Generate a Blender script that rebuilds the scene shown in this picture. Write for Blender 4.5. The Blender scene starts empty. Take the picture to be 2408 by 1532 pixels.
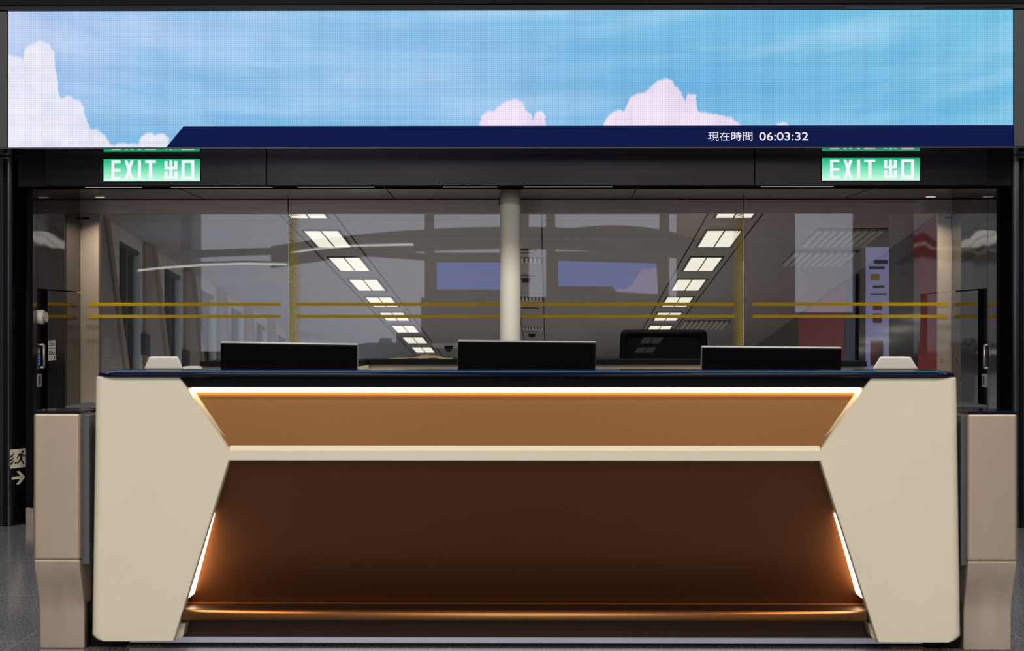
import bpy, bmesh, math, random
import numpy as np
from mathutils import Vector, Matrix
random.seed(4); rng = np.random.default_rng(7)
SC = bpy.context.scene; COL = SC.collection
F = 4000.0; CXP, CYP = 1204.0, 766.0; EYE = 1.3; YAW = 0.01025

# ------------------------------------------------------------------ camera, world, lights, exposure
cam = bpy.data.cameras.new('camera'); co = bpy.data.objects.new('camera', cam); COL.objects.link(co)
cam.sensor_fit = 'HORIZONTAL'; cam.sensor_width = 36; cam.lens = F/2408*36
cam.clip_start = .05; cam.clip_end = 300
co.location = (0, 0, EYE); co.rotation_euler = (math.pi/2, 0, YAW)
cam.dof.use_dof = True; cam.dof.focus_distance = 11.0; cam.dof.aperture_fstop = 4.2
SC.camera = co
SC.view_settings.view_transform = 'Standard'; SC.view_settings.look = 'None'
SC.view_settings.gamma = 1; SC.view_settings.exposure = 0.0
SC.view_settings.use_curve_mapping = False
SC.cycles.max_bounces = 10; SC.cycles.transparent_max_bounces = 24
SC.cycles.glossy_bounces = 6; SC.cycles.diffuse_bounces = 4
SC.cycles.caustics_reflective = False; SC.cycles.caustics_refractive = False
SC.cycles.sample_clamp_indirect = 6

W = bpy.data.worlds.new('world'); SC.world = W; W.use_nodes = True
bg = W.node_tree.nodes['Background']; bg.inputs[0].default_value = (.74, .78, .92, 1); bg.inputs[1].default_value = 2.2

def area(name, loc, sx, sy, power, col, rot=(0, 0, 0)):
    l = bpy.data.lights.new(name, 'AREA'); l.shape = 'RECTANGLE'; l.size = sx; l.size_y = sy
    l.energy = power; l.color = col
    o = bpy.data.objects.new(name, l); COL.objects.link(o); o.location = loc; o.rotation_euler = rot
    return o
HALL_LIGHTS = [(x, y) for y in (-26.0, -20.0, -14.0, -8.0, -3.0, 2.0, 7.2) for x in (-5.0, -1.7, 1.7, 5.0)]
for x, y in HALL_LIGHTS:
    area('hall_downlight_lamp', (x, y, 5.38), 1.2, 1.2, 90 if y > 7 else (134 if -4 < y else 120), (1, .955, .90))

# ------------------------------------------------------------------ helpers
def s2l(c): return tuple((v/255/12.92 if v/255 <= .04045 else ((v/255+.055)/1.055)**2.4) for v in c)
def X_(px, D):
    u = (px-CXP)/F; c, s = math.cos(YAW), math.sin(YAW)
    return D*(u*c-s)/(u*s+c)
def Z_(py, D, px=CXP):
    u = (px-CXP)/F; c, s = math.cos(YAW), math.sin(YAW)
    return EYE + D*((CYP-py)/F)/(u*s+c)
def P(px, py, D): return Vector((X_(px, D), D, Z_(py, D, px)))
def tag(o, label=None, cat=None, group=None, kind=None):
    if label: o['label'] = label
    if cat: o['category'] = cat
    if group: o['group'] = group
    if kind: o['kind'] = kind
    return o
def thing(name, loc, label=None, cat=None, group=None, kind=None):
    o = bpy.data.objects.new(name, None); COL.objects.link(o); o.location = loc
    o.empty_display_size = .1
    return tag(o, label, cat, group, kind)
class MB:
    def __init__(s): s.v = []; s.f = []; s.m = []; s.sm = []
    def add(s, vs, fs, mi=0, smooth=False):
        b = len(s.v); s.v += [tuple(v) for v in vs]; s.f += [[b+i for i in f] for f in fs]
        s.m += [mi]*len(fs); s.sm += [smooth]*len(fs); return s
    def box(s, p0, p1, mi=0):
        x0, y0, z0 = p0; x1, y1, z1 = p1
        x0, x1 = sorted((x0, x1)); y0, y1 = sorted((y0, y1)); z0, z1 = sorted((z0, z1))
        return s.add([(x0,y0,z0),(x1,y0,z0),(x1,y1,z0),(x0,y1,z0),(x0,y0,z1),(x1,y0,z1),(x1,y1,z1),(x0,y1,z1)],
              [(0,3,2,1),(4,5,6,7),(0,1,5,4),(1,2,6,5),(2,3,7,6),(3,0,4,7)], mi)
    def loft(s, a, b, mi=0, smooth=False):
        # prism between two equal rings of points
        n = len(a); vs = list(a)+list(b)
        s.add(vs, [tuple(range(n))[::-1], tuple(range(n, 2*n))], mi)
        return s.add(vs, [(i, (i+1) % n, n+(i+1) % n, n+i) for i in range(n)], mi, smooth)
    def prism(s, poly, axis, a, b, mi=0, smooth=False):
        def mk(t):
            if axis == 'y': return [(p[0], t, p[1]) for p in poly]
            if axis == 'x': return [(t, p[0], p[1]) for p in poly]
            return [(p[0], p[1], t) for p in poly]
        return s.loft(mk(a), mk(b), mi, smooth)
    def tube(s, p0, p1, r, n=20, mi=0, r1=None):
        p0 = Vector(p0); p1 = Vector(p1); d = (p1-p0).normalized()
        u = d.orthogonal().normalized(); w = d.cross(u); r1 = r if r1 is None else r1
        a = [p0+(u*math.cos(t)+w*math.sin(t))*r for t in [2*math.pi*i/n for i in range(n)]]
        b = [p1+(u*math.cos(t)+w*math.sin(t))*r1 for t in [2*math.pi*i/n for i in range(n)]]
        return s.loft(a, b, mi, True)
    def path(s, pts, r, n=12, mi=0):
        for a, b in zip(pts[:-1], pts[1:]): s.tube(a, b, r, n, mi)
        return s
    def build(s, name, mats, parent=None, bevel=0, seg=3, xf=None, norm=True):
        me = bpy.data.meshes.new(name)
        vs = [tuple(xf @ Vector(v)) for v in s.v] if xf else s.v
        me.from_pydata(vs, [], s.f)
        for m in (mats if isinstance(mats, (list, tuple)) else [mats]): me.materials.append(m)
        for p, mi, sm in zip(me.polygons, s.m, s.sm): p.material_index = mi; p.use_smooth = sm
        if norm:
            bm = bmesh.new(); bm.from_mesh(me); bmesh.ops.remove_doubles(bm, verts=bm.verts, dist=1e-5)
            bmesh.ops.recalc_face_normals(bm, faces=bm.faces); bm.to_mesh(me); bm.free()
        o = bpy.data.objects.new(name, me); COL.objects.link(o)
        if parent: attach(o, parent)
        if bevel:
            md = o.modifiers.new('bevel', 'BEVEL'); md.width = bevel; md.segments = seg; md.limit_method = 'ANGLE'
            md.angle_limit = math.radians(32)
            for p in me.polygons: p.use_smooth = True
            w = o.modifiers.new('wn', 'WEIGHTED_NORMAL'); w.keep_sharp = False
        return o
def world_loc(p):
    v = Vector((0, 0, 0))
    while p is not None:
        v = v + p.matrix_parent_inverse.to_translation() + p.location; p = p.parent
    return v
def attach(o, parent):
    o.parent = parent
    o.matrix_parent_inverse = Matrix.Translation(-world_loc(parent))
def B(name, p0, p1, mat, parent=None, bevel=0): return MB().box(p0, p1).build(name, mat, parent, bevel)
def copy_tree(o, parent=None, shift=None):
    kids = list(o.children)
    c = o.copy(); COL.objects.link(c)
    if parent is not None: c.parent = parent; c.matrix_parent_inverse = o.matrix_parent_inverse.copy()
    if shift is not None: c.location = Vector(o.location)+Vector(shift)
    for k in kids: copy_tree(k, c)
    return c

def nt(name):
    m = bpy.data.materials.new(name); m.use_nodes = True; t = m.node_tree
    return m, t, t.nodes['Principled BSDF']
def pm(name, rgb, rough=.5, metal=0, emit=None, es=0, noise=0, nscale=20, bump=0, bscale=50, stretch=None, spec=.5, coat=0):
    m, t, b = nt(name); c = s2l(rgb)
    b.inputs['Base Color'].default_value = (*c, 1); b.inputs['Roughness'].default_value = rough
    b.inputs['Metallic'].default_value = metal; b.inputs['Specular IOR Level'].default_value = spec
    b.inputs['Coat Weight'].default_value = coat; b.inputs['Coat Roughness'].default_value = .08
    if emit: b.inputs['Emission Color'].default_value = (*s2l(emit), 1); b.inputs['Emission Strength'].default_value = es
    if noise or bump:
        tc = t.nodes.new('ShaderNodeTexCoord'); mp = t.nodes.new('ShaderNodeMapping')
        if stretch: mp.inputs['Scale'].default_value = stretch
        t.links.new(tc.outputs['Object'], mp.inputs[0])
    if noise:
        n = t.nodes.new('ShaderNodeTexNoise'); n.inputs['Scale'].default_value = nscale; n.inputs['Detail'].default_value = 4
        t.links.new(mp.outputs[0], n.inputs[0])
        r = t.nodes.new('ShaderNodeMapRange'); r.inputs[1].default_value = .25; r.inputs[2].default_value = .75
        r.inputs[3].default_value = 1-noise; r.inputs[4].default_value = 1+noise
        t.links.new(n.outputs[0], r.inputs[0])
        v = t.nodes.new('ShaderNodeVectorMath'); v.operation = 'SCALE'; v.inputs[0].default_value = c
        t.links.new(r.outputs[0], v.inputs['Scale']); t.links.new(v.outputs[0], b.inputs['Base Color'])
    if bump:
        n2 = t.nodes.new('ShaderNodeTexNoise'); n2.inputs['Scale'].default_value = bscale; n2.inputs['Detail'].default_value = 1
        t.links.new(mp.outputs[0], n2.inputs[0])
        bp = t.nodes.new('ShaderNodeBump'); bp.inputs['Strength'].default_value = 1; bp.inputs['Distance'].default_value = bump
        t.links.new(n2.outputs[0], bp.inputs['Height']); t.links.new(bp.outputs[0], b.inputs['Normal'])
    return m
def emi(name, rgb, s):
    m = bpy.data.materials.new(name); m.use_nodes = True; t = m.node_tree; t.nodes.clear()
    e = t.nodes.new('ShaderNodeEmission'); o = t.nodes.new('ShaderNodeOutputMaterial')
    e.inputs[0].default_value = (*s2l(rgb), 1); e.inputs[1].default_value = s; t.links.new(e.outputs[0], o.inputs[0]); return m
def glassy(name, tint, refl_ior=1.5, gcol=(1, 1, 1), rough=0.0, haze=0, hazecol=(.5,.5,.5)):
    m = bpy.data.materials.new(name); m.use_nodes = True; t = m.node_tree; t.nodes.clear()
    o = t.nodes.new('ShaderNodeOutputMaterial'); tr = t.nodes.new('ShaderNodeBsdfTransparent'); gl = t.nodes.new('ShaderNodeBsdfGlossy')
    fr = t.nodes.new('ShaderNodeFresnel'); fr.inputs[0].default_value = refl_ior
    # fresnel as seen from outside, on either face
    mx = t.nodes.new('ShaderNodeMixShader'); tr.inputs[0].default_value = (*tint, 1); gl.inputs[0].default_value = (*gcol, 1)
    gl.inputs['Roughness'].default_value = rough
    lw = t.nodes.new('ShaderNodeLayerWeight'); lw.inputs[0].default_value = .5
    pw = t.nodes.new('ShaderNodeMath'); pw.operation = 'POWER'; pw.inputs[1].default_value = 5; t.links.new(lw.outputs['Facing'], pw.inputs[0])
    f0 = ((refl_ior-1)/(refl_ior+1))**2
    ma = t.nodes.new('ShaderNodeMath'); ma.operation = 'MULTIPLY_ADD'; ma.inputs[1].default_value = 1-f0; ma.inputs[2].default_value = f0
    t.links.new(pw.outputs[0], ma.inputs[0]); t.links.new(ma.outputs[0], mx.inputs[0])
    t.links.new(tr.outputs[0], mx.inputs[1]); t.links.new(gl.outputs[0], mx.inputs[2])
    t.links.new(mx.outputs[0], o.inputs[0]); return m

M = dict(
 cream=pm('cream_panel', (224, 214, 190), .42, noise=.02, nscale=3),
 creamrail=pm('cream_rail', (226, 217, 194), .35),
 blackslab=pm('black_polished_slab', (5, 12, 36), .10, spec=.16),  # navy put into the black base to strengthen the screen's blue reflection
 black=pm('black_satin', (6, 6, 8), .5, spec=.12),
 bronze=pm('bronze_metal', (104, 71, 37), .42, .85, noise=.05, nscale=160),
 bronzed=pm('dark_bronze_metal', (92, 58, 34), .42, .8, noise=.05, nscale=160),
 bronzetube=pm('bronze_tube', (168, 116, 70), .42, .9),
 steel=pm('brushed_steel', (194, 174, 153), .4, .75, noise=.06, nscale=6, stretch=(1, 1, .25)),
 steel2=pm('worn_brushed_steel', (200, 184, 166), .42, .75, noise=.16, nscale=9, stretch=(1, 1, .2)),
 plinth=pm('plinth_steel', (200, 202, 212), .3, 1.0, noise=.05, nscale=4),
 darkmetal=pm('dark_polished_cladding', (42, 39, 40), .05, .95, bump=.0035, bscale=1.8),
 fascia=pm('dark_fascia_metal', (40, 37, 39), .2, .8, noise=.08, nscale=3),
 soffit=pm('dark_mirror_soffit', (120, 118, 120), .04, .9),
 brushed=pm('brushed_bronze_grey', (168, 152, 139), .36, .7, noise=.12, nscale=7, stretch=(.3, 1, 6)),
 soffit2=pm('dark_soffit_metal', (82, 76, 71), .22, .9),
 jamb=pm('beige_metal_jamb', (236, 214, 188), .34, .1, noise=.05, nscale=5),
 pillar=pm('black_gloss_pillar', (9, 9, 10), .18, coat=.3),
 screenframe=pm('charcoal_frame', (66, 63, 66), .5),
 white=pm('white_column', (232, 226, 210), .45),
 corwall=pm('corridor_white_panel', (236, 236, 232), .6),
 corceil=pm('corridor_ceiling', (178, 176, 182), .6),
 corfloor=pm('corridor_floor', (150, 146, 140), .6, noise=.1, nscale=30),
 ledge=pm('deep_bronze', (58, 36, 24), .4, .8),  # one even tone, deeper than the panel bronze
 shelf=pm('charcoal_shelf', (44, 44, 46), .35),
 topband=pm('dark_band', (26, 26, 32), .4, spec=.2),
 kick=pm('dark_kick_metal', (62, 44, 28), .5, .7),
 backwall=pm('hall_back_wall', (104, 88, 78), .7),
 infill=pm('grey_infill_panel', (176, 178, 182), .55),
 post=pm('taupe_post', (176, 160, 148), .55),
 winframe=pm('black_window_frame', (26, 28, 32), .4),
 yellow=None,
 joint=pm('black_joint', (4, 4, 5), .8),
 plastic=pm('warm_white_plastic', (214, 208, 196), .45),
 monitor=pm('black_monitor_shell', (5, 5, 8), .5, spec=.06),
 silver=pm('silver_edge', (190, 186, 180), .35, .6),
 mesh=pm('black_chair_frame', (7, 7, 8), .5, spec=.1),
 red=pm('red_panel', (178, 22, 36), .45),
 darkglass=pm('dark_glazed_wall', (44, 42, 44), .12, .3, noise=.35, nscale=3, stretch=(1, 3, .3)),
 poster=pm('poster_white', (206, 206, 236), .5, emit=(190, 195, 240), es=.12),
 pink=pm('pink_panel', (190, 92, 104), .5),
 blue=pm('blue_panel', (96, 118, 150), .5),
 paper=pm('tan_paper', (128, 106, 66), .8),
 notice=pm('notice_paper', (220, 216, 206), .7),
 ink=pm('dark_ink', (30, 30, 34), .7),
 keys=pm('blue_keys', (90, 130, 180), .5, emit=(80, 130, 200), es=.15),
 hallwall=pm('hall_wall', (112, 110, 110), .7),
 hallceil=pm('hall_ceiling', (160, 158, 156), .8),
 tubegrey=pm('grey_side_metal', (84, 90, 92), .4, .3),
 beige=pm('hall_beam', (88, 74, 64), .6),
 safety=pm('photoluminescent_cream', (222, 214, 186), .5),
 lamp=emi('fixture_diffuser', (255, 252, 236), 1.15),
 slot=emi('soffit_added_glow', (225, 228, 235), .75),  # glow of the added soffit strips and jamb fill panels
 led=emi('warm_strip', (255, 216, 166), 13.0),
 ledside=emi('warm_side_strip', (255, 212, 160), 13.0),
 glass=glassy('partition_glass', (.93, .93, .93), 1.52),
 wglass=glassy('window_glass', (.42, .56, .64), 1.2),
 smoked=glassy('smoked_glass', (.24, .28, .30), 1.5),
)
def floor_mat():
    m, t, b = nt('granite_floor')
    tc = t.nodes.new('ShaderNodeTexCoord'); n = t.nodes.new('ShaderNodeTexNoise'); n.inputs['Scale'].default_value = 110; n.inputs['Detail'].default_value = 3
    t.links.new(tc.outputs['Object'], n.inputs[0])
    cr = t.nodes.new('ShaderNodeValToRGB'); cr.color_ramp.elements[0].position = .38; cr.color_ramp.elements[0].color = (*s2l((62, 62, 66)), 1)
    cr.color_ramp.elements[1].position = .62; cr.color_ramp.elements[1].color = (*s2l((142, 142, 146)), 1)
    t.links.new(n.outputs[0], cr.inputs[0])
    sp = t.nodes.new('ShaderNodeSeparateXYZ'); t.links.new(tc.outputs['Object'], sp.inputs[0])
    def line(axis, off, per, w):
        a = t.nodes.new('ShaderNodeMath'); a.operation = 'SUBTRACT'; a.inputs[1].default_value = off; t.links.new(sp.outputs[axis], a.inputs[0])
        p = t.nodes.new('ShaderNodeMath'); p.operation = 'PINGPONG'; p.inputs[1].default_value = per/2; t.links.new(a.outputs[0], p.inputs[0])
        l = t.nodes.new('ShaderNodeMath'); l.operation = 'LESS_THAN'; l.inputs[1].default_value = w; t.links.new(p.outputs[0], l.inputs[0]); return l
    mx = t.nodes.new('ShaderNodeMath'); mx.operation = 'MAXIMUM'
    t.links.new(line(0, .267, .59, .0022).outputs[0], mx.inputs[0]); t.links.new(line(1, 10.57, 1.2, .004).outputs[0], mx.inputs[1])
    mc = t.nodes.new('ShaderNodeMix'); mc.data_type = 'RGBA'; mc.inputs[7].default_value = (*s2l((150, 145, 140)), 1)
    t.links.new(mx.outputs[0], mc.inputs[0]); t.links.new(cr.outputs[0], mc.inputs[6]); t.links.new(mc.outputs[2], b.inputs['Base Color'])
    b.inputs['Roughness'].default_value = .13; b.inputs['Specular IOR Level'].default_value = .6
    return m
def ceil_mat():
    m, t, b = nt('corridor_ceiling_tiles')
    tc = t.nodes.new('ShaderNodeTexCoord'); sp = t.nodes.new('ShaderNodeSeparateXYZ'); t.links.new(tc.outputs['Object'], sp.inputs[0])
    p = t.nodes.new('ShaderNodeMath'); p.operation = 'PINGPONG'; p.inputs[1].default_value = .44; t.links.new(sp.outputs[1], p.inputs[0])
    l = t.nodes.new('ShaderNodeMath'); l.operation = 'LESS_THAN'; l.inputs[1].default_value = .006; t.links.new(p.outputs[0], l.inputs[0])
    mc = t.nodes.new('ShaderNodeMix'); mc.data_type = 'RGBA'; mc.inputs[6].default_value = (*s2l((178, 174, 178)), 1); mc.inputs[7].default_value = (*s2l((95, 92, 94)), 1)
    t.links.new(l.outputs[0], mc.inputs[0]); t.links.new(mc.outputs[2], b.inputs['Base Color']); b.inputs['Roughness'].default_value = .5
    return m
def tape_mat(name, rgb, mixf):
    m, t, b = nt(name); c = (*s2l(rgb), 1); b.inputs['Base Color'].default_value = c; b.inputs['Roughness'].default_value = .5
    tl = t.nodes.new('ShaderNodeBsdfTranslucent'); tl.inputs[0].default_value = c; mx = t.nodes.new('ShaderNodeMixShader'); mx.inputs[0].default_value = mixf
    t.links.new(b.outputs[0], mx.inputs[1]); t.links.new(tl.outputs[0], mx.inputs[2]); t.links.new(mx.outputs[0], t.nodes['Material Output'].inputs[0]); return m
M['yellow'] = tape_mat('yellow_tape', (244, 206, 2), .45); M['film'] = tape_mat('yellow_film', (255, 226, 50), .6)
M['floor'] = floor_mat(); M['ctile'] = ceil_mat()

# ------------------------------------------------------------------ hall shell (camera side)
GL = 12.16           # glass partition plane
def struct(o): o['kind'] = 'structure'; return o
def SB(name, p0, p1, mat): return struct(B(name, p0, p1, mat))
SB('floor', (-10.7, -30, -.12), (10.7, GL, 0), M['floor'])
SB('wall_left', (-10.7, -30, 0), (-10.5, GL, 5.6), M['hallwall'])
SB('wall_right', (10.5, -30, 0), (10.7, GL, 5.6), M['hallwall'])
SB('ceiling', (-10.7, -30, 5.5), (10.7, GL, 5.7), M['hallceil'])
XL = X_(190, GL); XR = X_(2237, GL)
# walls beside and above the portal
SB('wall_front_left', (-10.5, 11.2, 0), (XL-.3, 11.4, 5.5), M['pillar'])
SB('wall_front_right', (XR+.3, 11.2, 0), (10.5, 11.4, 5.5), M['pillar'])
for x, y in HALL_LIGHTS:
    t = thing('hall_downlight', (x, y, 5.5), 'square recessed luminaire in the hall ceiling in front of the portal', 'ceiling light', 'luminaires in the hall ceiling')
    B('housing', (x-.64, y-.64, 5.42), (x+.64, y+.64, 5.5), M['screenframe'], t)

# reflected part of the hall: gantries with screens, arched beams
def arch(name, y, x0, x1, z0, sag, th, mat):
    mb = MB(); n = 24; top = []; bot = []
    for i in range(n+1):
        u = i/n; x = x0+(x1-x0)*u; z = z0+sag*(1-(2*u-1)**2); top.append((x, z)); bot.append((x, z-th))
    mb.prism(top+bot[::-1], 'y', y, y+.25, 0); return struct(mb.build(name, mat))
VD = lambda y: 2*GL-y
def HX(px, y): return X_(px, VD(y))
def HZ(py, y): return Z_(py, VD(y))

# ------------------------------------------------------------------ LED screen
DS, DF = 10.53, 10.95
sc_l, sc_r = X_(20, DS), X_(2382, DS); sc_t, sc_b = Z_(25, DS), Z_(346, DS)
scr = thing('led_screen', ((sc_l+sc_r)/2, DS, sc_b), 'long blue-sky LED display wall with clock spanning the whole top of the portal', 'display screen')
kx = (sc_r-sc_l)/2362.0
def SX(px): return sc_l+(px-20)*kx
def SZ(py): return sc_t-(py-25)*(sc_t-sc_b)/321.0
def fbm(x, y, oct=5, seed=0):
    r = np.random.default_rng(seed); out = np.zeros_like(x); amp = 1; tot = 0
    for o in range(oct):
        g = r.random((260, 260)); xi = np.floor(x).astype(int); yi = np.floor(y).astype(int); fx = x-xi; fy = y-yi
        fx = fx*fx*(3-2*fx); fy = fy*fy*(3-2*fy)
        a = g[xi % 260, yi % 260]; b = g[(xi+1) % 260, yi % 260]; c = g[xi % 260, (yi+1) % 260]; d = g[(xi+1) % 260, (yi+1) % 260]
        out += amp*((a*(1-fx)+b*fx)*(1-fy)+(c*(1-fx)+d*fx)*fy); tot += amp; amp *= .5; x = x*2+11.3; y = y*2+5.7
    return out/tot
def sky_rgb(px, py):
    u = (px-20)/2362; v = (py-25)/321
    kx_ = [0, .1, .25, .45, .6, .8, 1]
    top = np.array([[205,216,246],[192,214,245],[165,206,240],[150,202,236],[132,196,232],[128,200,232],[128,204,232]])
    mid = np.array([[180,202,240],[168,205,240],[150,198,236],[148,196,236],[132,192,230],[125,192,228],[118,194,228]])
    bot = np.array([[150,196,236],[140,196,234],[158,204,238],[160,204,240],[138,194,234],[136,198,234],[128,202,230]])
    C = np.zeros(px.shape+(3,))
    for i in range(3):
        a = np.interp(u, kx_, top[:, i]); b = np.interp(u, kx_, mid[:, i]); c = np.interp(u, kx_, bot[:, i])
        C[..., i] = np.where(v < .5, a+(b-a)*v*2, b+(c-b)*(v*2-1))
    yy = py-(.26*px-.00011*px*px)
    n = fbm((px+py)/230, yy/44+29, 5, 3); n2 = fbm((px)/420, yy/85+13, 4, 8)
    w = np.clip((n-.5)*2.6, -.5, .8)*.42+np.clip((n2-.5)*3.0, -.6, .8)*.42
    hi = np.array([205, 226, 246.]); lo = np.array([92, 170, 222.])
    wp = np.clip(w, 0, 1)[..., None]*.6; wn = np.clip(-w, 0, 1)[..., None]*.75
    C = C*np.array([.95, .965, .985]); C = C*(1-wp)+hi*wp; C = C*(1-wn)+lo*wn
    def cum(tbl, soft, base, seed, lit):
        xs = [t[0] for t in tbl]; ys = [t[1] for t in tbl]
        wob = (fbm(px/16+seed, py/16, 4, seed)-.5)*16
        e = np.interp(px+wob*.7, xs, ys, left=999, right=999)+wob*.8
        a = np.clip((py-e)/soft+.5, 0, 1)
        sh = fbm(px/60+seed, py/50, 4, seed+1)
        col = np.array(base)[None, None, :]*(1-.05*np.clip((sh-.42)*3, 0, 1)[..., None]*np.array([1.0, .85, .35]))
        return a[..., None], col
    L = [(15,128),(45,134),(54,138),(60,112),(75,102),(95,97),(115,103),(127,120),(133,160),(136,200),(145,228),(165,226),(185,236),(198,256),(205,290),(215,303),(235,302),(250,320),(260,336),(270,342),(280,334),(300,333),(315,340),(325,341),(330,325),(345,314),(365,311),(385,316),(397,325),(404,350),(410,420)]
    Mid = [(1128,330),(1133,288),(1137,270),(1150,262),(1165,261),(1175,250),(1190,240),(1213,233),(1232,240),(1245,262),(1257,284),(1263,265),(1275,262),(1283,275),(1292,310),(1296,400)]
    R = [(1415,330),(1424,290),(1435,272),(1450,262),(1474,259),(1485,230),(1500,222),(1520,217),(1535,203),(1550,190),(1565,187),(1580,192),(1592,206),(1605,222),(1614,243),(1620,220),(1640,224),(1638,245),(1648,262),(1680,268),(1700,272),(1725,276),(1745,299),(1750,400)]
    T = [(1815,330),(1826,296),(1840,291),(1853,296),(1860,400)]
    for tbl, base, sd in ((L, (236, 235, 248), 5), (Mid, (240, 226, 244), 15), (R, (238, 224, 243), 25), (T, (232, 224, 244), 35)):
        a, c = cum(tbl, 7, base, sd, 1); C = C*(1-a)+c*a
    return C
nx, nz = 1182, 160
gx = np.linspace(20, 2382, nx); gy = np.linspace(25, 346, nz)
PX, PY = np.meshgrid(gx, gy)
CC = sky_rgb(PX, PY)
lin = np.where(CC/255 <= .04045, CC/255/12.92, ((CC/255+.055)/1.055)**2.4)
me = bpy.data.meshes.new('picture')
verts = np.stack([sc_l+(PX-20)*kx, np.full_like(PX, DS), sc_t-(PY-25)*(sc_t-sc_b)/321.0], -1).reshape(-1, 3)
idx = np.arange(nx*nz).reshape(nz, nx)
quads = np.stack([idx[:-1, :-1], idx[1:, :-1], idx[1:, 1:], idx[:-1, 1:]], -1).reshape(-1, 4)
me.vertices.add(len(verts)); me.vertices.foreach_set('co', verts.ravel())
me.loops.add(quads.size); me.loops.foreach_set('vertex_index', quads.ravel().astype(np.int32))
me.polygons.add(len(quads)); me.polygons.foreach_set('loop_start', (np.arange(len(quads))*4).astype(np.int32))
me.update(calc_edges=True)
ca = me.color_attributes.new('sky', 'FLOAT_COLOR', 'POINT')
rgba = np.concatenate([lin.reshape(-1, 3), np.ones((nx*nz, 1))], 1).astype(np.float32); ca.data.foreach_set('color', rgba.ravel())
def led_mat(name, attr=None, rgb=None):
    m = bpy.data.materials.new(name); m.use_nodes = True; t = m.node_tree; t.nodes.clear()
    o = t.nodes.new('ShaderNodeOutputMaterial'); e = t.nodes.new('ShaderNodeEmission')
    tc = t.nodes.new('ShaderNodeTexCoord'); sp = t.nodes.new('ShaderNodeSeparateXYZ'); t.links.new(tc.outputs['Object'], sp.inputs[0])
    def sine(ax, per, am):
        a = t.nodes.new('ShaderNodeMath'); a.operation = 'MULTIPLY'; a.inputs[1].default_value = 2*math.pi/per; t.links.new(sp.outputs[ax], a.inputs[0])
        b = t.nodes.new('ShaderNodeMath'); b.operation = 'SINE'; t.links.new(a.outputs[0], b.inputs[0])
        c = t.nodes.new('ShaderNodeMath'); c.operation = 'MULTIPLY_ADD'; c.inputs[1].default_value = am; c.inputs[2].default_value = 1; t.links.new(b.outputs[0], c.inputs[0]); return c
    mu = t.nodes.new('ShaderNodeMath'); mu.operation = 'MULTIPLY'
    t.links.new(sine(0, 4.6*kx, .09).outputs[0], mu.inputs[0]); t.links.new(sine(2, 4.6*kx, .09).outputs[0], mu.inputs[1])
    if attr:
        at = t.nodes.new('ShaderNodeAttribute'); at.attribute_name = attr; t.links.new(at.outputs['Color'], e.inputs[0])
    else: e.inputs[0].default_value = (*s2l(rgb), 1)
    t.links.new(mu.outputs[0], e.inputs[1]); t.links.new(e.outputs[0], o.inputs[0]); return m
me.materials.append(led_mat('led_sky', 'sky'))
po = bpy.data.objects.new('picture', me); COL.objects.link(po); attach(po, scr)
B('cabinet', (sc_l-.004, DS+.003, sc_b-.004), (sc_r+.004, DF, sc_t+.004), M['black'], scr)
MB().prism([(SX(393), SZ(346)), (SX(434), SZ(296)), (SX(2382), SZ(296)), (SX(2382), SZ(346))], 'y', DS-.002, DS-.0005).build('banner', led_mat('led_navy', None, (18, 28, 72)), scr)
lt = emi('led_text', (240, 232, 250), 1.0)
def text(body, name, h_px, x0, x1, ybase, D, mat, parent, font_h=.7, weight=0):
    cu = bpy.data.curves.new(name, 'FONT'); cu.body = body; cu.size = 1; cu.extrude = 0.0; cu.offset = weight
    o = bpy.data.objects.new(name, cu); COL.objects.link(o); bpy.context.view_layer.update()
    mesh = bpy.data.meshes.new_from_object(o.evaluated_get(bpy.context.evaluated_depsgraph_get()))
    bpy.data.objects.remove(o)
    v = np.array([tuple(q.co) for q in mesh.vertices]); mn = v.min(0); mxx = v.max(0)
    for q in mesh.vertices:
        a = (q.co.x-mn[0])/(mxx[0]-mn[0]); b = (q.co.y-mn[1])/(mxx[1]-mn[1])
        q.co = (x0+(x1-x0)*a, D, ybase+h_px*b)
    mesh.materials.clear(); mesh.materials.append(mat)
    t = bpy.data.objects.new(name, mesh); COL.objects.link(t); attach(t, parent); return t
text('現在時間', 'caption', SZ(311)-SZ(332), SX(1668), SX(1772), SZ(332), DS-.004, lt, scr, weight=.0)
text('06:03:32', 'clock_digits', SZ(312)-SZ(331.5), SX(1788), SX(1903), SZ(331.5), DS-.004, lt, scr, weight=.008)
# surround
sur = struct(thing('trim_1', (0, DS, sc_t)))
B('top_band', (X_(-60, DS), DS-.02, Z_(24, DS)), (X_(2460, DS), DS+.3, Z_(12.5, DS)), M['topband'], sur)
B('upper_beam', (X_(-60, DS), DS-.03, Z_(11, DS)), (X_(2460, DS), DS+.3, Z_(-120, DS)), M['black'], sur)
B('side_frame', (X_(-70, DS), DS-.01, sc_b), (X_(18, DS), DS+.4, sc_t), M['screenframe'], sur, .004)
B('side_frame', (X_(2384, DS), DS-.01, sc_b), (X_(2470, DS), DS+.4, sc_t), M['screenframe'], sur, .004)
B('lower_lip', (X_(-70, DS), DS-.01, Z_(349.2, DS)), (X_(2470, DS), DS+.01, Z_(346.6, DS)), M['screenframe'], sur)
zs = Z_(349, DS)
B('upper_soffit', (X_(-70, DS), DS+.01, zs+.0005), (X_(2470, DS), DF, zs+.02), M['soffit'], sur)

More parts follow.
